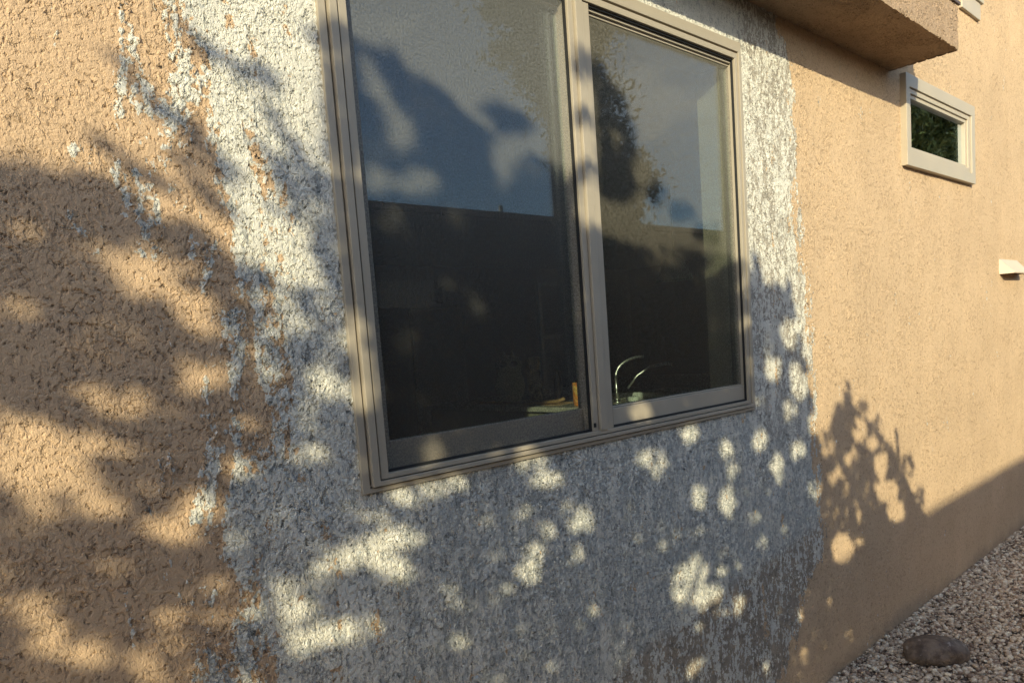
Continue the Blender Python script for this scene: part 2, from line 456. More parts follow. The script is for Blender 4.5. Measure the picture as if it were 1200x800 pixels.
# ---- small window
sw = MB(); a0, a1, b0, b1 = 3.972, 5.022, 2.277, 2.712
sw.ring(a0, a1, b0, b1, .045, .06, .055, .060, -.030, .03)
sw.ring(a0+.048, a1-.063, b0+.058, b1-.063, .030, .04, .025, .022, -.022, .04)
sm = sw.build('small_window', M_frame2, house, bevel=.002)
MB().ring(a0+.079, a1-.104, b0+.084, b1-.086, .018, .024, .014, .018, -.014, .04).build('sash', M_frame2, sm, bevel=.0015)
MB().box(a0+.09, a1-.12, .004, .009, b0+.092, b1-.096).build('glass_pane', glass_mat('small_window_glass', (.7,.75,.7), 3.2), sm)

# ---- pop-out above (its own stucco skin on every seen face)
def patch_grid(name, O, U, W, nu, nw, mat, parent):
    O, U, W = map(np.array, (O, U, W))
    u = np.linspace(0, 1, nu); w = np.linspace(0, 1, nw)
    UU, WW = np.meshgrid(u, w)
    V = O+UU.ravel()[:,None]*U+WW.ravel()[:,None]*W
    I = np.arange(nu*nw).reshape(nw, nu)
    return V, np.stack([I[:-1,:-1].ravel(), I[:-1,1:].ravel(), I[1:,1:].ravel(), I[1:,:-1].ravel()], 1)
bx0, bx1, by, bz = .2, 3.835, -.290, 2.695
parts = []
Vs, Fs, off = [], [], 0
for O, U, W, nu, nw in [((bx0, .0, bz), (bx1-bx0, 0, 0), (0, by, 0), 800, 64),
                        ((bx0, by, bz), (bx1-bx0, 0, 0), (0, 0, 1.9), 800, 300),
                        ((bx1, by, bz), (0, -by, 0), (0, 0, 1.9), 50, 300)]:
    V, Fq = patch_grid('x', O, U, W, nu, nw, None, None)
    if U[0] and W[1]: Fq = Fq[:, ::-1]
    Vs.append(V); Fs.append(Fq+off); off += len(V)
V = np.concatenate(Vs); Fq = np.concatenate(Fs)
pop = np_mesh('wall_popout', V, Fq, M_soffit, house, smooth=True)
bm = bmesh.new(); bm.from_mesh(pop.data); bmesh.ops.remove_doubles(bm, verts=bm.verts, dist=1e-4); bm.to_mesh(pop.data); bm.free()
fl = MB(); fl.box(bx0, bx1+.010, by-.014, .0, 2.885, 2.897)
fl.build('flashing', M_flash, pop)
tr = MB(); tr.box(4.86, 5.19, -.02, .0, 3.225, 3.32).box(4.83, 5.22, -.03, .0, 3.321, 3.36)
tr.build('trim_block', M_frame2, house, bevel=.004)

# ---- vent hood
hv = [(5.577,-.001,1.866),(5.611-.034,-.001,1.778),(5.99,-.001,1.866),(5.99,-.001,1.778),(5.60,-.080,1.778),(5.97,-.080,1.778),(5.60,-.080,1.770),(5.97,-.080,1.770),(5.577,-.001,1.770),(5.99,-.001,1.770)]
vent = mesh_obj('vent_hood', hv, [(0,1,4),(0,4,5,2),(2,5,3),(4,6,7,5),(1,8,6,4),(3,5,7,9)], M_hood, house)
sd = vent.modifiers.new('t', 'SOLIDIFY'); sd.thickness = .0025

# ---- the dark kitchen behind the glass
FZ = .12
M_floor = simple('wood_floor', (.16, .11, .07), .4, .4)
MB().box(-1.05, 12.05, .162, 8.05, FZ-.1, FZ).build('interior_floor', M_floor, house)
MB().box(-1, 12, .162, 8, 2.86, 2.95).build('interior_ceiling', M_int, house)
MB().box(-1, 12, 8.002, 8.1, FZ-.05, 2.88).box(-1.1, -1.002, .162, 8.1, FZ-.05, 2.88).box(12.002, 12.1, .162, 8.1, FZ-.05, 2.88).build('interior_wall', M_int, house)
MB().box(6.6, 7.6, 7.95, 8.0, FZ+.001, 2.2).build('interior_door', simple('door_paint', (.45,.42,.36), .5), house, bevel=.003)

isl = empty('kitchen_island', (4.1, 2.1, FZ), 'pale kitchen counter with a chrome faucet seen through the window', 'counter')
M_top = simple('pale_counter', (.50, .48, .42), .25, .5, var=.2, vscale=30)
M_cab = simple('olive_cabinet', (.26, .25, .18), .5, .3)
MB().box(4.08, 7.6, 1.98, 4.3, 1.01, 1.05).build('countertop', M_top, isl, bevel=.006)
cb = MB().box(4.13, 7.55, 2.02, 4.25, FZ+.001, 1.008)
cb.build('cabinet', M_cab, isl)
for k in range(8):
    MB().box(4.17+k*.42, 4.17+k*.42+.39, 2.0, 2.0185, FZ+.12, .98).build('cabinet_door', M_cab, isl, bevel=.003)
M_chrome = simple('chrome', (.88, .88, .86), .34, .5, metal=1, var=.02)
def arc(x, y, z0, h, r, ang):
    pts = [(x, y, z0), (x, y, z0+h*.6)]
    for k in range(9):
        a = math.pi*(k/9)*.62
        d = r*(1-math.cos(a)); pts.append((x+d*math.cos(ang), y+d*math.sin(ang), z0+h*.6+h*.4*math.sin(a)))
    return pts
pf = arc(4.40, 2.22, 1.05, .34, .20, -.55)
fa = MB().tube(pf, [.016, .013]+[.011]*9, 10); fa.lathe(4.40, 2.22, [(.03,1.051),(.03,1.065),(.016,1.075)], 16)
fc = fa.build('faucet', M_chrome, isl, smooth=True)
MB().tube([(4.46,2.16,1.16),(4.52,2.11,1.25),(4.61,2.05,1.31),(4.72,1.98,1.325),(4.76,1.96,1.315)], [.008,.008,.009,.013,.016], 8).build('spray_arm', M_chrome, fc, smooth=True)
MB().box(4.46, 5.2, 2.45, 2.9, 1.0505, 1.053).build('sink_rim', M_chrome, isl)

def thing_mesh(name, mb, mat, label, cat, smooth=True):
    # origin at base centre
    o = mb.build(name, mat, None, smooth)
    vs = [v.co for v in o.data.vertices]
    c = Vector(((min(v.x for v in vs)+max(v.x for v in vs))/2, (min(v.y for v in vs)+max(v.y for v in vs))/2, min(v.z for v in vs)))
    o.data.transform(Matrix.Translation(-c)); o.location = c
    return tag(o, label, cat)
# owl figurine
ow = (4.33, 3.34)
M_owl = simple('stone_owl', (.62, .58, .44), .6)
owl = thing_mesh('owl_figurine', MB().lathe(*ow, [(.07,1.052),(.085,1.07),(.115,1.13),(.13,1.20),(.118,1.27),(.10,1.315),(.112,1.36),(.115,1.40),(.095,1.44),(.05,1.462),(.01,1.465)], 24), M_owl, 'grey stone owl figurine on the counter behind the left pane', 'figurine')
for s in (-1, 1):
    th = math.atan2(-1.41-ow[1], -ow[0])+s*.42
    cxx, cyy = ow[0]+.112*math.cos(th), ow[1]+.112*math.sin(th)
    e = MB()
    e.lathe(cxx, cyy, [(.004,1.365),(.024,1.372),(.034,1.39),(.024,1.408),(.004,1.415)], 14).build('eye', M_dark, owl, smooth=True)
    t2 = MB(); t2.lathe(ow[0]+.085*math.cos(th), ow[1]+.085*math.sin(th), [(.03,1.435),(.022,1.46),(.004,1.50)], 10).build('ear_tuft', M_owl, owl, smooth=True)
# amber jar
def amber():
    t = NT('amber_glass'); v = t.coord()
    c = t.mix(t.lin(t.noise(v, 30, 3), .4, .6, 0, 1), (.75, .22, .03), (.85, .55, .16))
    return t.done(t.principled(c, .12, .6, None, 0).outputs[0])
thing_mesh('amber_glass', MB().lathe(4.20, 2.43, [(.038,1.052),(.042,1.06),(.045,1.12),(.046,1.20),(.046,1.23),(.041,1.228),(.040,1.13)], 20), amber(), 'orange patterned tumbler at the counter edge beside the window mullion', 'tumbler')
thing_mesh('dark_bottle', MB().lathe(4.45, 2.88, [(.035,1.052),(.036,1.07),(.036,1.20),(.026,1.24),(.013,1.27),(.012,1.32),(.014,1.335)], 16), simple('bottle_glass', (.03,.03,.025), .1, .6), 'small dark bottle standing on the wooden tray', 'bottle')
tm = MB(); tm.tube([(4.20,3.60,1.066),(4.20,3.4,1.064),(4.22,3.0,1.064),(4.24,2.70,1.08),(4.24,2.62,1.10)], [.014]*5, 8)
tm.box(4.22, 4.60, 2.66, 3.56, 1.0505, 1.0515)
thing_mesh('wooden_tray', tm, simple('tray_wood', (.42,.26,.12), .4), 'long low wooden tray with a raised rim on the counter', 'tray')
thing_mesh('picture_frame', MB().box(4.50, 4.62, 3.26, 3.285, 1.0525, 1.42).ring(4.49, 4.63, 1.0522, 1.43, .02,.02,.02,.02, 3.252, 3.29), simple('gilt_picture', (.5,.40,.26), .35, .5, var=.6, vscale=18), 'narrow framed picture standing right of the owl figurine', 'picture frame', False)
thing_mesh('white_dish', MB().box(4.84, 5.28, 2.10, 2.40, 1.0505, 1.062).ring(4.83, 5.29, 1.0506, 1.09, .01,.01,.003,.002, 2.09, 2.41), simple('white_ceramic', (.75,.78,.72), .3, .5), 'flat white dish rack tray lying right of the faucet', 'dish rack', False)
thing_mesh('soap_bar', MB().lathe(4.52, 2.16, [(.03,1.0505),(.045,1.06),(.045,1.085),(.03,1.092)], 14), simple('soap', (.7,.74,.68), .4), 'small rounded white soap dish by the foot of the faucet', 'soap dish')
lamp = MB().lathe(5.7, 2.55, [(.17,2.02),(.16,2.05),(.09,2.20),(.03,2.25),(.02,2.27)], 24, cap=False)
lamp.tube([(5.7,2.55,2.27),(5.7,2.55,2.86)], [.006,.006], 6)
pl_ = lamp.build('pendant_lamp', simple('lamp_shade', (.5,.55,.48), .4), None, smooth=True)
pl_.data.transform(Matrix.Translation((-5.7,-2.55,-2.86))); pl_.location = (5.7, 2.55, 2.86)
tag(pl_, 'unlit pendant lamp with a pale cone shade behind the right pane', 'pendant lamp')

# ------------------------------------------------------------------ ground
t = NT('gravel_bed'); v = t.coord()
c = t.mix(t.smooth(t.noise(v, 45, 3), .35, .65), (.16, .12, .095), (.36, .29, .23))
M_bed = t.done(t.principled(c, .95, .1, t.bump(t.noise(v, 40, 4), .02)).outputs[0])
g = mesh_obj('ground', [(-300,-300,-.012),(300,-300,-.012),(300,300,-.012),(-300,300,-.012)], [(0,1,2,3)], M_bed)
tag(g, kind='structure')

def ico(sub):
    b = bmesh.new(); bmesh.ops.create_icosphere(b, subdivisions=sub, radius=1)
    V = np.array([v.co[:] for v in b.verts]); Fc = np.array([[v.index for v in f.verts] for f in b.faces]); b.free()
    return V, Fc
def stones(n, xr, yr, smin, smax, sub, zj, seed, wallgap=True):
    r = np.random.default_rng(seed); V0, F0 = ico(sub)
    k = len(V0)
    pos = np.stack([r.uniform(*xr, n), r.uniform(*yr, n)], 1)
    s = smin+(smax-smin)*r.random(n)**2.2
    pos[:,1] = np.minimum(pos[:,1], -s*.9)
    base = V0[None]*np.ones((n,1,1))
    base = base*(1+.30*(r.random((n,k,1))-.5))          # knobbly
    base = base*np.stack([r.uniform(.75,1.3,n), r.uniform(.7,1.15,n), r.uniform(.45,.8,n)], 1)[:,None,:]*s[:,None,None]
    a = r.uniform(0, 6.28, n); tx = r.normal(0, .35, n)
    ca, sa, ct, st_ = np.cos(a), np.sin(a), np.cos(tx), np.sin(tx)
    X, Y, Z = base[...,0], base[...,1], base[...,2]
    Y, Z = Y*ct[:,None]-Z*st_[:,None], Y*st_[:,None]+Z*ct[:,None]
    X, Y = X*ca[:,None]-Y*sa[:,None], X*sa[:,None]+Y*ca[:,None]
    P = np.stack([X+pos[:,0,None], Y+pos[:,1,None], Z+(r.random(n)*zj)[:,None]], -1)
    Fc = F0[None]+(np.arange(n)*k)[:,None,None]
    rnd = np.repeat(r.random(n), k)
    return P.reshape(-1,3), Fc.reshape(-1,3), rnd
A = stones(26000, (2.2, 5.4), (-.95, .0), .004, .016, 1, .016, 1)
B = stones(22000, (5.4, 10.), (-1.2, .0), .006, .016, 1, .016, 2)
Cc = stones(24000, (-3, 9), (-3.5, -.9), .010, .022, 1, .012, 3)
D = stones(9000, (-1.5, 2.2), (-1.0, .0), .008, .018, 1, .012, 4)
Vs, Fs, Rs, off = [], [], [], 0
for P, Fq, r in (A, B, Cc, D):
    Vs.append(P); Fs.append(Fq+off); Rs.append(r); off += len(P)
t = NT('gravel_stones')
rn = t.attr('rnd'); v = t.coord()
cr = t.n('ShaderNodeValToRGB'); t.L(rn, cr.inputs[0])
el = cr.color_ramp.elements; el[0].color = (.17,.11,.08,1); el[1].color = (.92,.82,.62,1)
for p_, c_ in ((.15,(.34,.23,.15,1)),(.35,(.72,.54,.36,1)),(.55,(.54,.42,.30,1)),(.8,(.86,.70,.50,1))):
    e = el.new(p_); e.color = c_
cc = t.mix(t.lin(t.noise(v, 160, 3), .35, .65, 0, .45), cr.outputs[0], (.36, .28, .21))
M_stone = t.done(t.principled(cc, .85, .2, t.bump(t.noise(v, 350, 2), .002)).outputs[0])
gv = np_mesh('gravel', np.concatenate(Vs), np.concatenate(Fs), M_stone)
at = gv.data.attributes.new('rnd', 'FLOAT', 'POINT'); at.data.foreach_set('value', np.concatenate(Rs).astype(np.float32))
tag(gv, 'mixed tan and grey gravel along the foot of the wall', 'gravel', kind='stuff')

# river rock
V0, F0 = ico(5)
n_ = V0.copy()
def sn(p, f, ph): return np.sin(p[:,0]*f+ph)*np.sin(p[:,1]*f*1.1+ph*2)*np.sin(p[:,2]*f*.9+ph*3)
rr = 1+.10*sn(n_, 2.1, .6)+.05*sn(n_, 4.3, 1.9)+.015*sn(n_, 11, .3)
RV = n_*rr[:,None]*np.array([.140, .095, .072]); RV[:,2] += .048
ca, sa = math.cos(-.9), math.sin(-.9)
RV = np.stack([RV[:,0]*ca-RV[:,1]*sa, RV[:,0]*sa+RV[:,1]*ca, RV[:,2]], 1)
t = NT('river_rock'); v = t.coord()
c = t.mix(t.smooth(t.noise(v, 14, 5, .65), .35, .65), (.07, .048, .035), (.19, .14, .10))
c = t.mix(t.smooth(t.noise(v, 40, 3), .62, .72), c, (.26, .21, .17))
M_rock = t.done(t.principled(c, .6, .35, t.bump(t.noise(v, 90, 4), .004)).outputs[0])
rk = np_mesh('river_rock', RV, F0, M_rock, smooth=True); rk.location = (3.50, -.26, -.006)
tag(rk, 'dark brown rounded river rock lying on the gravel by the wall', 'rock')

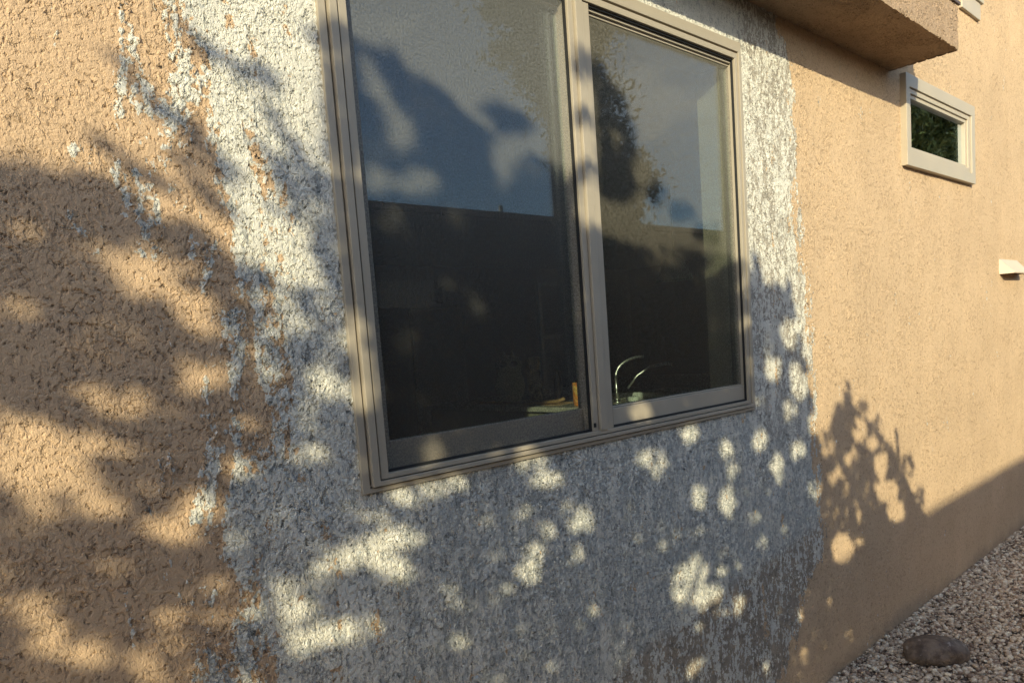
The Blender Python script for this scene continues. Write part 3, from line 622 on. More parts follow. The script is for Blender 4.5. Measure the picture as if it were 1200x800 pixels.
# shade pattern of the crown, on the wall plane in metres
MASK = [["P",1,[[0.134,1.888],[0.24,1.894],[0.326,1.883],[0.391,1.88],[0.429,1.859],[0.457,1.824],[0.495,1.807],[0.554,1.788],[0.605,1.729],[0.687,1.684],[0.743,1.684],[0.782,1.78],[0.815,1.939],[0.832,2.096],[0.84,2.217],[0.891,2.228],[0.941,2.21],[0.997,2.224],[1.05,2.181],[1.102,2.173],[1.168,2.136],[1.243,2.092],[1.298,2.081],[1.475,2.027],[1.567,2.014],[1.624,1.985],[1.648,1.856],[1.861,1.816],[2.086,1.823],[2.396,1.804],[2.566,1.705],[2.792,1.682],[2.869,1.479],[2.929,1.303],[2.987,1.066],[3.046,1.003],[3.156,1.172],[3.262,1.243],[3.362,1.149],[3.571,1.032],[3.769,0.914],[3.947,0.734],[4.091,0.573],[4.21,0.484],[3.901,0.346],[3.666,0.105],[3.323,-0.532],[2.427,-0.822],[-0.005,0.731]]],["P",0,[[0.131,1.526],[0.195,1.516],[0.262,1.483],[0.322,1.454],[0.393,1.419],[0.396,1.363],[0.39,1.305],[0.318,1.305],[0.242,1.316],[0.172,1.317],[0.107,1.321]]],["P",0,[[0.096,1.228],[0.206,1.21],[0.271,1.18],[0.278,1.155],[0.246,1.135],[0.218,1.108],[0.212,1.051],[0.078,1.074]]],["E",0.12,[0.223,1.652,0.031,0.028,0.74]],["E",0.3,[0.358,1.756,0.033,0.018,2.904]],["E",0,[0.462,1.727,0.072,0.037,3.007]],["E",0.3,[0.396,1.688,0.032,0.021,2.771]],["E",0,[0.53,1.643,0.058,0.033,2.479]],["E",0.3,[0.385,1.628,0.038,0.013,3.015]],["E",0.3,[0.443,1.652,0.023,0.014,-3.121]],["E",0,[0.522,1.532,0.044,0.024,-3.037]],["E",0.3,[0.455,1.538,0.022,0.015,3.086]],["E",0.3,[0.379,1.58,0.024,0.013,3.098]],["E",0,[0.374,1.504,0.079,0.022,2.807]],["E",0.7,[0.301,1.819,0.036,0.014,3.027]],["E",0.75,[0.257,1.749,0.024,0.011,-3.078]],["E",0,[0.428,1.261,0.049,0.018,2.757]],["E",0,[0.484,1.292,0.035,0.027,2.803]],["E",0,[0.557,1.351,0.034,0.018,2.785]],["E",0,[0.56,1.226,0.034,0.018,2.872]],["E",0.3,[0.315,1.225,0.03,0.012,2.861]],["E",0,[0.516,1.134,0.05,0.018,2.846]],["E",0,[0.503,1.075,0.048,0.019,2.723]],["E",0,[0.272,1.08,0.048,0.019,2.769]],["E",0.12,[0.408,1.082,0.035,0.027,2.493]],["E",0,[0.386,1.015,0.064,0.033,2.709]],["E",0.3,[0.534,0.943,0.026,0.019,2.459]],["E",0.12,[0.608,1.066,0.051,0.042,2.317]],["E",0,[0.71,1.778,0.088,0.039,2.877]],["E",0.12,[0.735,1.872,0.057,0.033,-2.967]],["E",0,[0.655,1.658,0.06,0.023,2.613]],["E",0,[0.726,1.637,0.05,0.033,2.689]],["E",0,[0.637,1.556,0.043,0.041,-2.455]],["E",0,[0.771,1.499,0.05,0.028,2.532]],["E",0.12,[0.786,1.577,0.039,0.026,2.851]],["E",0.12,[0.611,1.484,0.021,0.015,3.049]],["E",0,[0.727,1.71,0.063,0.022,2.83]],["E",0.3,[0.808,1.656,0.036,0.02,1.423]],["E",0.6,[0.732,1.411,0.031,0.021,2.995]],["E",0.7,[0.668,1.35,0.026,0.024,2.672]],["E",0.7,[0.639,1.25,0.022,0.017,2.788]],["E",0,[0.935,1.224,0.031,0.016,2.919]],["E",0,[1.022,1.225,0.033,0.016,2.93]],["E",0,[1.093,1.231,0.034,0.019,2.932]],["E",0.3,[0.803,1.246,0.021,0.017,2.81]],["E",0,[0.849,1.185,0.027,0.022,2.666]],["E",0,[0.932,1.129,0.047,0.024,2.994]],["E",0,[0.802,1.115,0.063,0.028,3.002]],["E",0,[0.896,1.062,0.062,0.026,2.483]],["E",0.12,[0.714,1.099,0.033,0.025,2.659]],["E",0,[0.858,1.146,0.032,0.026,2.638]],["E",0.3,[1.055,1.169,0.021,0.014,2.847]],["E",0.12,[1.156,1.131,0.031,0.019,2.864]],["E",0.12,[1.305,1.113,0.034,0.02,2.88]],["E",0,[1.374,1.042,0.033,0.023,2.801]],["E",0.3,[1.196,1.02,0.027,0.017,2.789]],["E",0.12,[1.334,0.995,0.042,0.029,2.763]],["E",0,[1.307,0.946,0.045,0.022,2.825]],["E",0.12,[1.029,0.968,0.034,0.02,2.765]],["E",0.12,[1.152,0.928,0.029,0.019,2.722]],["E",0.3,[1.224,0.92,0.028,0.017,2.744]],["E",0,[0.622,1.095,0.034,0.02,2.766]],["E",0,[0.653,1.043,0.043,0.024,2.632]],["E",0,[0.642,0.977,0.044,0.023,2.598]],["E",0,[0.714,0.972,0.036,0.021,2.6]],["E",0.3,[0.592,1.024,0.022,0.015,2.659]],["E",0,[0.785,0.959,0.057,0.026,2.777]],["E",0.12,[0.585,1.102,0.032,0.027,1.963]],["E",0.3,[1.159,0.71,0.037,0.025,2.556]],["E",0.3,[1.068,0.841,0.02,0.016,2.408]],["E",0,[1.408,1.177,0.06,0.019,2.902]],["E",0.6,[1.272,0.788,0.026,0.017,2.636]],["E",0,[1.516,1.044,0.059,0.028,2.611]],["E",0,[1.479,0.957,0.042,0.026,3.074]],["E",0,[2.107,0.996,0.043,0.038,2.265]],["E",0,[2.28,0.95,0.051,0.042,2.715]],["E",0.3,[2.401,0.951,0.042,0.022,2.913]],["E",0,[2.453,0.851,0.043,0.022,2.885]],["E",0.3,[2.306,0.858,0.029,0.021,2.769]],["E",0.3,[1.901,0.961,0.028,0.016,2.862]],["E",0.3,[1.969,0.881,0.034,0.019,2.84]],["E",0,[1.984,0.725,0.066,0.055,2.029]],["E",0,[2.076,0.752,0.068,0.051,2.659]],["E",0,[2.031,0.644,0.092,0.042,2.797]],["E",0,[2.114,0.658,0.059,0.032,2.781]],["E",0,[2.182,0.639,0.04,0.029,2.62]],["E",0.12,[2.215,0.715,0.045,0.018,2.85]],["E",0,[2.332,0.548,0.054,0.027,2.777]],["E",0.12,[2.192,0.565,0.023,0.015,2.688]],["E",0,[2.046,0.415,0.062,0.028,2.91]],["E",0.12,[2.648,0.961,0.027,0.016,2.907]],["E",0,[2.949,0.86,0.055,0.039,2.839]],["E",0.12,[2.809,0.198,0.04,0.027,2.571]],["E",0.12,[2.896,0.242,0.033,0.021,2.645]],["E",0.12,[2.778,0.382,0.031,0.023,2.526]],["E",0.12,[2.494,0.267,0.034,0.019,2.673]],["E",0,[1.819,1.316,0.055,0.031,3.015]],["E",0,[2.071,1.21,0.049,0.028,2.981]],["E",0,[1.857,1.166,0.079,0.027,2.976]],["E",0.12,[1.894,1.125,0.054,0.032,2.931]],["E",0,[2.519,1.129,0.056,0.035,2.962]],["E",0,[2.284,1.135,0.034,0.03,2.744]],["E",0,[2.639,1.012,0.048,0.044,2.288]],["E",0.12,[2.316,1.048,0.04,0.027,2.897]],["E",0,[2.814,1.046,0.065,0.031,2.97]],["E",0,[2.97,1.14,0.062,0.049,2.924]],["E",0,[1.019,1.312,0.035,0.028,2.898]],["E",0,[1.21,1.302,0.026,0.019,2.938]],["E",0.3,[1.127,1.308,0.019,0.013,2.957]],["E",0,[1.324,1.278,0.025,0.016,2.961]],["E",0.3,[1.437,1.339,0.023,0.014,3.006]],["E",0,[1.31,1.231,0.028,0.018,2.93]],["E",0,[1.371,1.234,0.029,0.018,2.94]],["E",0,[0.854,1.6,0.037,0.029,1.352]],["E",0,[0.863,1.479,0.056,0.03,1.458]],["E",0,[0.863,1.544,0.021,0.018,-3.087]],["E",0,[1.631,2.09,0.05,0.039,-2.572]],["E",0,[1.637,1.927,0.068,0.05,1.271]],["E",0,[1.628,2.21,0.041,0.028,-2.723]],["E",0,[0.933,2.179,0.023,0.015,-2.695]],["E",0,[0.954,2.131,0.035,0.02,3.0]],["E",0,[1.004,2.051,0.046,0.039,1.804]],["E",0,[0.937,1.933,0.045,0.025,-2.953]],["E",0,[1.046,1.939,0.059,0.03,-2.977]],["E",0,[1.336,2.033,0.075,0.044,-3.065]],["E",0.12,[1.315,1.966,0.042,0.019,-2.999]],["E",0.12,[1.396,1.999,0.044,0.021,-2.977]],["E",0.3,[0.971,1.852,0.035,0.022,-2.963]],["E",0.6,[1.088,1.788,0.05,0.016,-3.094]],["E",0.12,[1.109,1.713,0.023,0.016,-3.04]],["E",0.12,[1.207,1.655,0.028,0.025,-2.834]],["E",0.12,[0.974,1.576,0.033,0.019,3.12]],["E",0.3,[0.923,1.483,0.027,0.023,3.093]],["E",0.3,[1.447,1.746,0.026,0.014,-3.086]],["E",0.3,[1.148,1.868,0.032,0.016,-3.023]],["E",0.6,[1.5,1.607,0.021,0.018,-2.891]],["E",0.6,[1.265,1.474,0.02,0.015,3.083]],["E",0.6,[1.573,1.641,0.024,0.021,1.207]],["E",0.12,[1.99,1.793,0.1,0.027,-3.107]],["E",0.3,[2.228,1.742,0.083,0.029,-3.118]],["E",0.6,[1.894,1.713,0.043,0.021,-3.11]],["E",0.6,[2.069,1.631,0.038,0.022,-3.128]],["E",0.6,[1.798,1.585,0.029,0.018,-3.141]],["E",0.3,[2.266,1.569,0.043,0.035,-3.078]],["E",0.12,[2.446,1.714,0.049,0.035,1.399]],["E",0.12,[2.451,1.562,0.031,0.029,1.09]],["E",0.3,[2.462,1.407,0.031,0.03,1.396]],["E",0,[2.779,1.51,0.069,0.06,-3.091]],["E",0,[2.635,1.388,0.065,0.045,3.069]],["E",0,[2.851,1.337,0.089,0.086,1.637]],["E",0.12,[2.756,1.211,0.056,0.04,2.986]],["E",0.3,[2.611,1.492,0.051,0.026,3.1]],["E",0.3,[2.531,1.275,0.05,0.025,3.028]],["E",0,[3.401,1.047,0.083,0.05,2.971]],["E",0,[3.17,0.902,0.034,0.029,2.693]],["E",0,[3.276,0.941,0.036,0.026,2.873]],["E",0.12,[3.11,0.886,0.033,0.018,2.922]],["E",0.12,[3.24,0.802,0.035,0.023,2.872]],["E",0,[3.63,0.852,0.082,0.061,2.854]],["E",0,[3.704,0.714,0.138,0.05,2.936]],["E",0,[3.804,0.596,0.122,0.051,2.906]],["E",0,[3.188,0.555,0.115,0.063,2.827]],["E",0.12,[3.367,0.54,0.066,0.027,2.874]],["E",0.12,[2.964,0.854,0.047,0.039,2.718]],["E",0.12,[3.365,0.66,0.038,0.023,2.842]],["E",0.12,[3.046,0.33,0.035,0.025,2.595]],["E",0.12,[3.23,0.14,0.039,0.029,2.452]],["E",0.12,[3.08,1.035,0.065,0.043,2.938]],["E",0,[3.538,0.968,0.059,0.036,2.95]],["E",0.3,[3.973,0.796,0.081,0.048,2.923]],["E",0.3,[4.129,0.602,0.075,0.04,2.893]],["E",0.12,[3.602,1.053,0.06,0.032,2.99]],["E",0.3,[3.453,1.138,0.038,0.031,2.926]],["E",0.3,[3.921,0.686,0.057,0.03,2.909]],["E",0.7,[2.757,0.498,0.051,0.023,2.817]],["E",0.55,[1.749,1.026,0.019,0.017,2.34]],["E",0.3,[1.403,0.751,0.018,0.014,1.804]],["E",0.7,[1.008,0.966,0.011,0.009,1.796]],["E",0.3,[1.814,0.598,0.016,0.01,2.697]],["E",0.3,[2.438,0.861,0.023,0.019,2.654]],["E",0.7,[2.398,0.381,0.043,0.023,2.716]],["E",0.7,[1.597,1.076,0.016,0.014,2.377]],["E",0.7,[1.822,0.851,0.026,0.014,2.825]],["E",0.55,[1.109,1.16,0.015,0.011,2.837]],["E",0.3,[1.944,0.915,0.026,0.017,2.807]],["E",0.3,[1.095,0.836,0.011,0.008,2.606]],["E",0.55,[2.592,0.632,0.043,0.018,2.852]],["E",0.3,[1.267,0.73,0.018,0.014,1.985]],["E",0.55,[1.95,0.646,0.019,0.01,2.756]],["E",0.7,[2.021,0.474,0.028,0.017,2.647]],["E",0.7,[1.632,1.057,0.022,0.013,2.884]],["E",0.3,[0.841,1.049,0.014,0.01,1.639]],["E",0.3,[1.657,0.631,0.023,0.017,2.429]],["E",0.3,[2.607,0.448,0.028,0.017,2.723]],["E",0.55,[1.047,1.166,0.018,0.01,2.887]],["E",0.3,[1.779,0.841,0.019,0.014,2.706]],["E",0.55,[0.914,1.176,0.015,0.008,1.514]],["E",0.7,[2.034,0.614,0.033,0.014,2.795]],["E",0.3,[1.485,1.078,0.017,0.015,2.1]],["E",0.7,[2.56,0.258,0.027,0.014,2.696]],["E",0.3,[0.842,1.175,0.008,0.007,2.505]],["E",0.3,[1.688,0.691,0.028,0.009,2.811]],["E",0.7,[1.886,0.81,0.023,0.019,2.07]],["E",0.55,[1.81,0.799,0.03,0.02,2.732]],["E",0.7,[1.359,0.749,0.019,0.013,2.6]],["E",0.7,[1.653,1.023,0.02,0.017,2.555]],["E",0.3,[2.508,0.74,0.039,0.015,2.88]],["E",0.3,[0.904,0.891,0.016,0.012,2.432]],["E",0.55,[1.188,0.709,0.016,0.012,2.043]],["E",0.55,[1.214,0.732,0.022,0.016,2.432]],["E",0.3,[2.073,0.569,0.031,0.016,2.76]],["E",0.3,[1.344,0.677,0.013,0.01,2.229]],["E",0.3,[2.503,0.959,0.024,0.012,2.922]],["E",0.7,[1.059,1.049,0.017,0.008,2.85]],["E",0.55,[1.355,1.023,0.019,0.016,1.891]],["E",0.7,[2.57,0.824,0.033,0.022,2.815]],["E",0.3,[2.705,0.756,0.035,0.026,2.731]],["E",0.7,[0.861,0.892,0.012,0.009,2.28]],["E",0.3,[2.117,0.877,0.034,0.018,2.867]],["E",0.55,[0.863,1.211,0.012,0.009,2.827]],["E",0.55,[0.88,1.025,0.016,0.012,1.793]],["E",0.55,[1.17,0.753,0.015,0.011,1.894]],["E",0.3,[2.686,0.208,0.039,0.021,2.677]],["E",0.7,[0.945,1.006,0.017,0.014,2.053]],["E",0.3,[0.974,1.145,0.01,0.009,2.425]],["E",0.55,[1.459,0.972,0.018,0.014,1.719]],["E",0.7,[1.834,1.014,0.017,0.011,2.849]],["E",0.3,[1.884,0.887,0.024,0.011,2.872]],["E",0.55,[0.82,0.893,0.011,0.008,2.585]],["E",0.3,[2.226,0.78,0.026,0.012,2.853]],["E",0.3,[1.103,1.022,0.012,0.007,2.777]],["E",0.3,[2.257,0.555,0.024,0.018,2.514]],["E",0.55,[1.909,1.039,0.022,0.018,2.748]],["E",0.55,[1.296,0.893,0.018,0.015,1.969]],["E",0.3,[2.326,0.706,0.025,0.019,2.629]],["E",0.3,[1.538,0.781,0.026,0.017,2.692]],["E",0.55,[1.641,0.578,0.021,0.015,1.76]],["E",0.3,[0.971,1.229,0.015,0.01,1.541]],["E",0.7,[1.442,1.135,0.021,0.012,2.909]],["E",0.3,[1.111,0.914,0.012,0.01,2.165]],["E",0.7,[1.695,1.05,0.025,0.013,2.906]],["E",0.3,[1.979,0.738,0.019,0.016,2.259]],["E",0.7,[2.286,0.755,0.029,0.023,2.564]],["E",0.3,[0.899,1.027,0.016,0.009,2.783]],["E",0.7,[0.433,1.448,0.015,0.009,2.615]],["E",0.3,[0.431,1.14,0.013,0.011,2.17]],["E",0.3,[0.358,1.139,0.015,0.006,2.808]],["E",0.3,[0.227,1.623,0.01,0.009,-2.37]],["E",0.7,[0.278,1.798,0.015,0.008,3.128]],["E",0.3,[0.568,1.608,0.012,0.011,-3.072]],["E",0.3,[0.35,1.341,0.02,0.009,2.739]],["E",0.5,[0.418,1.624,0.015,0.007,3.107]],["E",0.7,[0.291,1.204,0.018,0.008,2.636]],["E",0.3,[0.363,1.517,0.012,0.008,2.525]],["E",0.5,[0.34,1.819,0.015,0.011,2.892]],["E",0.5,[0.361,1.377,0.017,0.009,2.501]],["E",0.5,[0.502,1.105,0.015,0.01,2.447]],["E",0.7,[0.323,1.592,0.008,0.006,2.539]],["E",0.3,[0.453,1.777,0.018,0.009,-3.02]],["E",0.7,[0.412,1.579,0.018,0.007,3.055]],["E",0.3,[0.195,1.347,0.018,0.009,2.521]],["E",0.7,[0.289,1.113,0.013,0.009,2.339]],["E",0.5,[0.243,1.17,0.01,0.007,2.904]],["E",0.7,[0.534,1.107,0.015,0.011,2.403]],["E",0.3,[0.267,1.343,0.016,0.008,3.037]],["E",0.7,[0.475,1.41,0.012,0.008,2.668]],["E",0.7,[0.51,1.711,0.019,0.012,2.802]],["E",0.5,[0.39,1.319,0.019,0.006,2.624]],["E",0.3,[0.416,1.607,0.013,0.009,2.62]],["E",0.3,[0.325,1.454,0.011,0.007,2.588]],["E",0.5,[0.422,1.485,0.019,0.006,2.582]],["E",0.3,[0.526,1.061,0.019,0.007,2.511]],["E",0.7,[0.382,1.533,0.012,0.01,1.339]],["E",0.7,[0.319,1.727,0.019,0.01,-3.131]],["E",0.3,[0.319,1.612,0.018,0.012,2.738]],["E",0.7,[0.4,1.822,0.015,0.006,-3.036]],["E",0.5,[0.447,1.079,0.017,0.008,2.581]],["E",0.5,[0.471,1.059,0.017,0.012,2.413]],["E",0.5,[0.355,1.755,0.013,0.01,-3.101]],["E",0.3,[0.577,1.644,0.01,0.009,-2.827]],["E",0.3,[0.272,1.792,0.016,0.01,2.743]],["E",0.7,[0.417,1.142,0.018,0.01,2.965]],["E",0.3,[0.148,1.108,0.018,0.008,2.845]],["E",0.3,[0.42,1.474,0.012,0.011,2.308]],["E",0.7,[0.407,1.014,0.016,0.007,2.878]],["E",0.5,[0.323,1.588,0.019,0.011,-3.001]],["E",0.7,[0.219,1.071,0.02,0.009,2.61]],["E",0.5,[0.45,0.991,0.022,0.006,2.515]],["E",0.5,[0.496,1.762,0.012,0.011,0.824]],["E",0.6,[0.705,1.141,0.016,0.01,2.567]],["E",0.3,[0.629,1.652,0.02,0.011,2.817]],["E",0.6,[0.646,1.604,0.016,0.015,-2.993]],["E",0.3,[0.58,1.246,0.021,0.008,2.591]],["E",0.1,[0.741,1.355,0.021,0.014,2.697]],["E",0.1,[0.636,1.288,0.01,0.007,2.607]],["E",0.1,[0.682,1.654,0.012,0.01,0.857]],["E",0.3,[0.613,1.546,0.018,0.007,2.734]],["E",0.3,[0.671,1.296,0.01,0.007,2.627]],["E",0.6,[0.792,1.674,0.012,0.01,-3.12]],["E",0.3,[0.725,1.456,0.014,0.011,0.977]],["E",0.3,[0.671,1.609,0.019,0.007,2.775]],["E",0.6,[0.748,1.678,0.013,0.011,-2.744]],["E",0.6,[0.643,1.392,0.018,0.008,2.671]],["E",0.6,[0.669,1.307,0.019,0.011,2.637]],["E",0.3,[0.605,1.384,0.012,0.01,1.109]],["E",0.6,[0.631,1.352,0.018,0.013,2.64]],["E",0.1,[0.679,1.361,0.018,0.01,2.668]],["E",0.1,[0.659,1.618,0.02,0.008,2.779]],["E",0.6,[0.769,1.589,0.014,0.011,2.925]],["E",0.3,[0.61,1.517,0.018,0.008,2.723]],["E",0.1,[0.73,1.359,0.019,0.012,2.691]],["E",0.3,[0.714,1.42,0.021,0.012,2.712]],["E",0.6,[0.698,1.17,0.012,0.007,2.577]],["E",0.1,[0.732,1.404,0.014,0.008,2.713]],["E",0.3,[0.63,1.625,0.011,0.008,2.847]],["E",0.6,[0.781,1.614,0.015,0.01,0.993]],["E",0.6,[0.666,1.561,0.018,0.012,2.806]],["E",0.3,[0.724,1.663,0.018,0.013,2.913]],["E",0.1,[0.643,1.24,0.013,0.012,2.231]],["P",0.35,[[0.841,2.18],[0.882,2.188],[0.875,1.945],[0.86,1.692],[0.818,1.692]]],["S",1,[[0.565,2.154],[0.601,2.122],[0.638,2.114],[0.679,2.095]],0.0066],["S",1,[[0.496,2.011],[0.545,1.979],[0.576,1.943],[0.619,1.916]],0.0108],["S",1,[[0.51,1.938],[0.561,1.913],[0.607,1.894]],0.0058],["S",1,[[0.531,1.898],[0.577,1.862],[0.606,1.819]],0.0066],["S",0.9,[[0.706,2.038],[0.741,1.973],[0.784,1.922],[0.822,1.869]],0.0071],["S",0.8,[[0.69,2.114],[0.711,2.099]],0.0109],["S",0.7,[[0.819,2.204],[0.876,2.187]],0.0132],["S",1,[[0.374,1.962],[0.422,1.915],[0.484,1.879]],0.0047],["S",0.8,[[0.429,2.094],[0.451,2.054],[0.497,2.02]],0.0034],["S",0.8,[[0.442,1.913],[0.481,1.878],[0.515,1.855]],0.0056],["S",0.8,[[0.748,1.907],[0.794,1.888],[0.842,1.871]],0.018],["S",0.8,[[0.667,1.98],[0.713,1.92],[0.742,1.847]],0.007],["S",1,[[0.784,1.78],[0.823,1.692]],0.0184],["S",1,[[0.637,1.718],[0.671,1.701]],0.0095],["S",0.9,[[0.511,1.805],[0.575,1.757],[0.636,1.701]],0.0118],["S",0.9,[[0.327,1.409],[0.334,1.404]],0.0139],["S",0.9,[[0.834,2.096],[0.869,2.085]],0.0075],["S",0.9,[[0.833,2.01],[0.872,2.001]],0.005],["S",0.9,[[0.826,1.87],[0.865,1.855]],0.0102],["S",0.9,[[0.826,1.764],[0.859,1.746]],0.0102],["P",1,[[1.701,2.334],[1.729,2.349],[1.754,2.302],[1.832,2.255],[1.882,2.176],[1.853,2.093],[1.779,2.072],[1.706,2.069]]],["P",0.9,[[1.694,2.067],[1.825,2.094],[1.87,2.007],[1.833,1.961],[1.695,1.96]]],["E",0,[1.777,2.133,0.029,0.021,-2.731]],["E",1,[1.651,2.297,0.048,0.035,-2.487]],["E",1,[1.637,2.154,0.04,0.016,-2.955]],["E",1,[1.623,2.01,0.047,0.021,-2.997]],["E",1,[1.3,2.135,0.036,0.018,-2.897]],["E",0.8,[1.36,2.121,0.049,0.017,-2.965]],["E",0.7,[1.963,1.989,0.045,0.021,-3.013]],["E",0.6,[2.097,1.946,0.068,0.019,-3.062]],["E",0.6,[2.241,1.885,0.073,0.025,-3.075]],["S",1,[[2.542,1.792],[2.581,1.668],[2.651,1.581]],0.0132],["S",1,[[2.794,1.699],[2.719,1.618],[2.649,1.555]],0.0126],["S",1,[[2.502,1.668],[2.577,1.621],[2.556,1.432]],0.0132],["S",0.8,[[2.808,1.432],[2.911,1.367]],0.016],["S",1,[[3.29,1.263],[3.317,1.154],[3.364,1.052]],0.0071],["S",0.9,[[3.819,1.025],[3.843,0.881],[3.921,0.695]],0.006],["S",1,[[3.524,1.051],[3.768,0.893],[3.923,0.717],[4.053,0.544]],0.0113]]

# ------------------------------------------------------------------ neighbour's house across the side yard
NY = -5.4
nb = empty('neighbour_house', (6, NY, 0), 'low flat roofed neighbour house mirrored dark in the kitchen window', 'house')
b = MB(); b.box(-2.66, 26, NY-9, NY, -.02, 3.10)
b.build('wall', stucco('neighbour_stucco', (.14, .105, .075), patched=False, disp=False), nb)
MB().box(-2.72, 26.06, NY-9.06, NY+.05, 3.102, 3.18).build('parapet_cap', simple('cap', (.22,.17,.13), .7), nb, bevel=.01)
w1 = MB().ring(6.85, 7.75, .85, 2.33, .05,.05,.05,.05, NY+.045, NY+.001); w1.box(6.9, 7.7, NY+.002, NY+.03, 1.59, 1.64)
wf = w1.build('window', M_frame2, nb)
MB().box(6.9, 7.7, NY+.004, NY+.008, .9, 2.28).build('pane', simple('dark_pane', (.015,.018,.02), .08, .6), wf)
MB().box(4.45, 5.2, NY+.001, NY+.03, 2.04, 2.34).build('louvre_vent', simple('vent_paint', (.40,.36,.30), .6), nb, bevel=.004)
MB().tube([(6.62,NY-.3,3.182),(6.62,NY-.3,3.34)], [.03,.03], 10).build('vent_pipe', M_frame2, nb)

# ------------------------------------------------------------------ trees
def leaf_quads(C, N, size, seed, asp=.5):
    """folded diamond leaves: C centres (n,3), N leaf normals (n,3)"""
    r = np.random.default_rng(seed); n = len(C)
    N = N/np.linalg.norm(N, axis=1, keepdims=True)
    a = np.cross(N, r.normal(size=(n,3))); a /= np.linalg.norm(a, axis=1, keepdims=True)
    c = np.cross(N, a)
    s = (size*(.7+.6*r.random(n)))[:,None]
    tip, tail = C+a*s, C-a*s
    l = C+c*s*asp+N*s*.18; rr_ = C-c*s*asp+N*s*.18
    V = np.stack([tip, l, tail, rr_], 1).reshape(-1,3)
    I = np.arange(n)[:,None]*4
    Fc = np.concatenate([I+np.array([[0,1,2]]), I+np.array([[0,2,3]])])
    return V, Fc

def mask_cover(X, Z):
    """share of the sun the leaves hold back at each point of the wall"""
    s = np.zeros(len(X))
    for op in MASK:
        if op[0] == 'P':
            P = op[2]; inside = np.zeros(len(X), bool); j = len(P)-1
            for i in range(len(P)):
                xi, zi = P[i]; xj, zj = P[j]
                if zi != zj:
                    inside ^= ((zi > Z) != (zj > Z)) & (X < (xj-xi)*(Z-zi)/(zj-zi)+xi)
                j = i
            s[inside] = op[1]
        elif op[0] == 'E':
            cx, cz, a, b_, th = op[2]; g_ = MARG if op[1] < .9 else 0
            dx, dz = X-cx, Z-cz; c_, s_ = math.cos(th), math.sin(th)
            u, w_ = (dx*c_+dz*s_)/(a+g_), (-dx*s_+dz*c_)/(b_+g_)
            s[u*u+w_*w_ < 1] = op[1]
        else:
            P = op[2]
            for i in range(len(P)-1):
                (x0, z0), (x1, z1) = P[i], P[i+1]
                L2 = (x1-x0)**2+(z1-z0)**2
                tt = np.clip(((X-x0)*(x1-x0)+(Z-z0)*(z1-z0))/L2, 0, 1)
                d = np.hypot(X-x0-tt*(x1-x0), Z-z0-tt*(z1-z0))
                s[d < op[3]] = op[1]
    return s
MARG = .009
r = np.random.default_rng(5)
n = 300000
X = r.uniform(-1.6, 4.4, n); Z = r.uniform(-1.0, 2.75, n)
jx = .004*(np.sin(X*61+Z*23)+np.sin(Z*93-X*57+1.3))+r.normal(0, .004, n); jz = .004*(np.sin(Z*67-X*29+.7)+np.sin(X*121+Z*41))+r.normal(0, .004, n)
cov = mask_cover(X+jx, Z+jz)
lace = np.sin(X*31+2*np.sin(Z*13+1))*np.sin(Z*37+2*np.sin(X*17))      # the outer twigs are thinly leaved
cov = np.where((X > 3.02) & (Z > .62) & (lace > .38), cov*.3, cov)
# beyond the picture's left edge the same crown goes on, with its own gaps
outl = X < .19
blob = np.sin(X*9+3*np.sin(Z*5))*np.sin(Z*11+2*np.sin(X*7+1))
covl = np.where(Z < 1.95+.25*np.sin(X*4), np.where(blob > .25, .15, 1), 0)
cov = np.where(outl, covl, cov)
keep = r.random(n) < cov**1.0
X, Z = X[keep], Z[keep]
T = r.uniform(3.0, 4.4, len(X))
S = np.array(SUN)
C = np.stack([X, np.zeros(len(X)), Z], 1)+T[:,None]*S
ok = C[:,2] > .25
C = C[ok]
N = S[None]+r.normal(0, .38, (len(C), 3))
V, Fc = leaf_quads(C, N, .018, 6, .5)
tree = empty('shade_tree', (-2.6, -3.3, 0), 'broad leafy tree outside the frame whose crown dapples the wall', 'tree')
np_mesh('crown', V, Fc, M_leafA, tree)
tb = MB()
def limb(p0, p1, r0, r1, wob=.10, k=7, seed=0):
    rr_ = random.Random(seed); p0, p1 = Vector(p0), Vector(p1)
    pts = []; 
    for i in range(k+1):
        f = i/k; q = p0.lerp(p1, f); 
        if 0 < i < k: q += Vector((rr_.uniform(-wob,wob), rr_.uniform(-wob,wob), rr_.uniform(-wob,wob)))
        pts.append(q)
    tb.tube(pts, [r0+(r1-r0)*i/k for i in range(k+1)], 8)
limb((-2.6,-3.3,-.05), (-2.45,-3.2,1.35), .12, .085, .02, 6, 1)
top = (-2.45,-3.2,1.33)
def wp(xw, zw, t_): return tuple(np.array([xw, 0, zw])+t_*S)
for i, (xw, zw, t_) in enumerate([(.35,1.75,3.6),(.12,1.45,4.2),(.8,1.1,3.5),(1.4,.95,4.0),(2.2,.9,3.6),(2.7,.8,3.9),(.3,1.2,4.6),(1.2,1.75,3.9),(3.1,.75,3.3)]):
    limb(top, wp(xw, zw, t_), .038, .006, .05, 7, i+5)
tb.build('trunk', M_bark, tree, smooth=True)

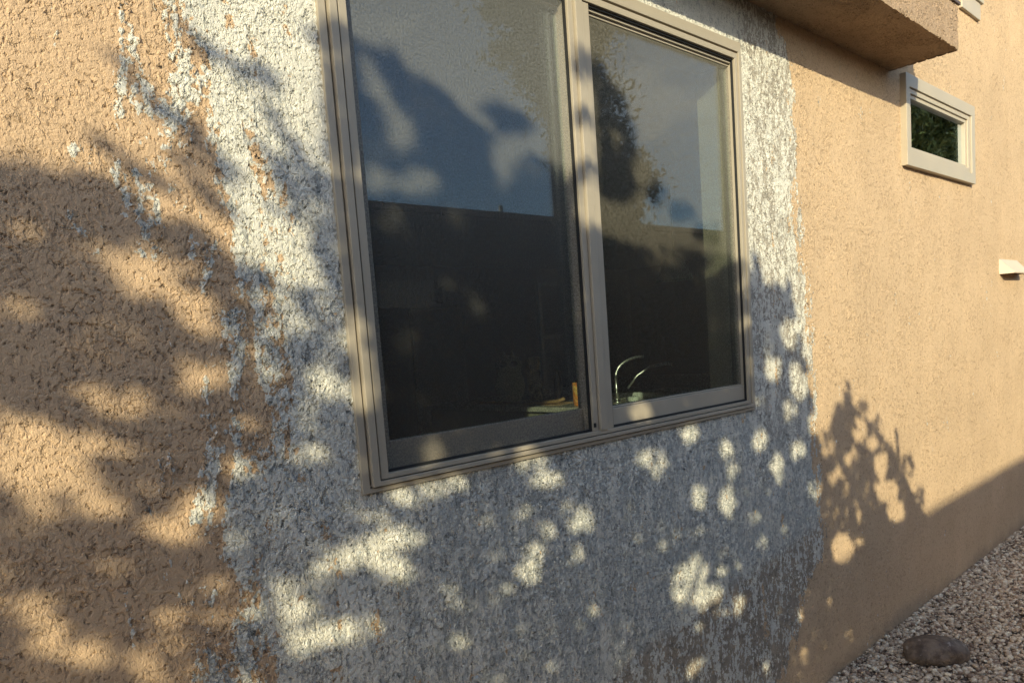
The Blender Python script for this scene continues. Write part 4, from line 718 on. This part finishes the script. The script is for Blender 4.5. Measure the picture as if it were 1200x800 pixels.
def tree_blob(name, base, h, crown, nl, size, mat, label, seed, group=None, droop=0.0, trunk_r=.12):
    """trunk, limbs and a crown of leaf clumps; crown = list of (dx,dy,z,rx,ry,rz)"""
    r = np.random.default_rng(seed)
    root = empty(name, (base[0], base[1], 0), label, 'tree', group)
    Cs = []
    for (dx, dy, cz, rx, ry, rz) in crown:
        m_ = max(6, int(rx*ry*rz*26)+10)
        q = r.normal(size=(m_,3)); q /= np.linalg.norm(q, axis=1, keepdims=True); q *= (.35+.65*r.random((m_,1))**.5)
        cl = q*np.array([rx,ry,rz])+np.array([base[0]+dx, base[1]+dy, cz])
        per = max(20, nl//(len(crown)*m_))
        for c_ in cl:
            w_ = r.normal(size=(per,3))*np.array([.22,.22,.15])*(.7+.6*r.random())*max(.5, min(rx,rz))
            w_[:,2] -= droop*np.abs(w_[:,0])
            Cs.append(c_+w_)
    C = np.concatenate(Cs); N = r.normal(size=(len(C),3))+np.array([0,0,.6])
    V, Fc = leaf_quads(C, N, size, seed+1, .35)
    np_mesh('crown', V, Fc, mat, root)
    global tb
    tb = MB(); limb((base[0],base[1],-.05), (base[0],base[1],h*.75), trunk_r, trunk_r*.5, .05, 7, seed)
    for i, (dx, dy, cz, rx, ry, rz) in enumerate(crown):
        limb((base[0],base[1],h*random.uniform(.45,.7)), (base[0]+dx, base[1]+dy, cz), trunk_r*.4, .01, .08, 6, seed+i)
    tb.build('trunk', M_bark, root, smooth=True)
    return root
tree_blob('pine_tree', (5.6, -3.35), 4.9, [(-.75,.1,4.75,.38,.3,.45),(-.5,0,4.25,.36,.3,.35),(-.2,0,3.85,.36,.3,.35),(.1,0,3.4,.3,.3,.3),(-.6,0,5.3,.5,.4,.4),(-.1,0,4.55,.3,.3,.35),(.3,.1,3.0,.25,.25,.22),(.15,0,2.75,.22,.2,.2)], 36000, .04, M_leafB,
    'tall dark tree mirrored beside the mullion of the kitchen window', 31, droop=.4)
tree_blob('side_yard_tree', (14.2, -3.6), 5.6, [(-.8,0,4.4,1.0,.8,.8),(.6,.2,4.8,1.1,.8,.9),(0,0,5.6,1.2,.9,.8),(1.6,0,4.2,.9,.8,.7),(-1.8,.1,4.9,.8,.7,.8),(-.3,.2,5.0,1.3,.9,1.0),(1.2,.1,5.2,1.2,.9,.9),(-1.4,0,4.0,.9,.7,.6)], 70000, .06, M_leafC,
    'bushy green tree mirrored in the small upper window', 47)
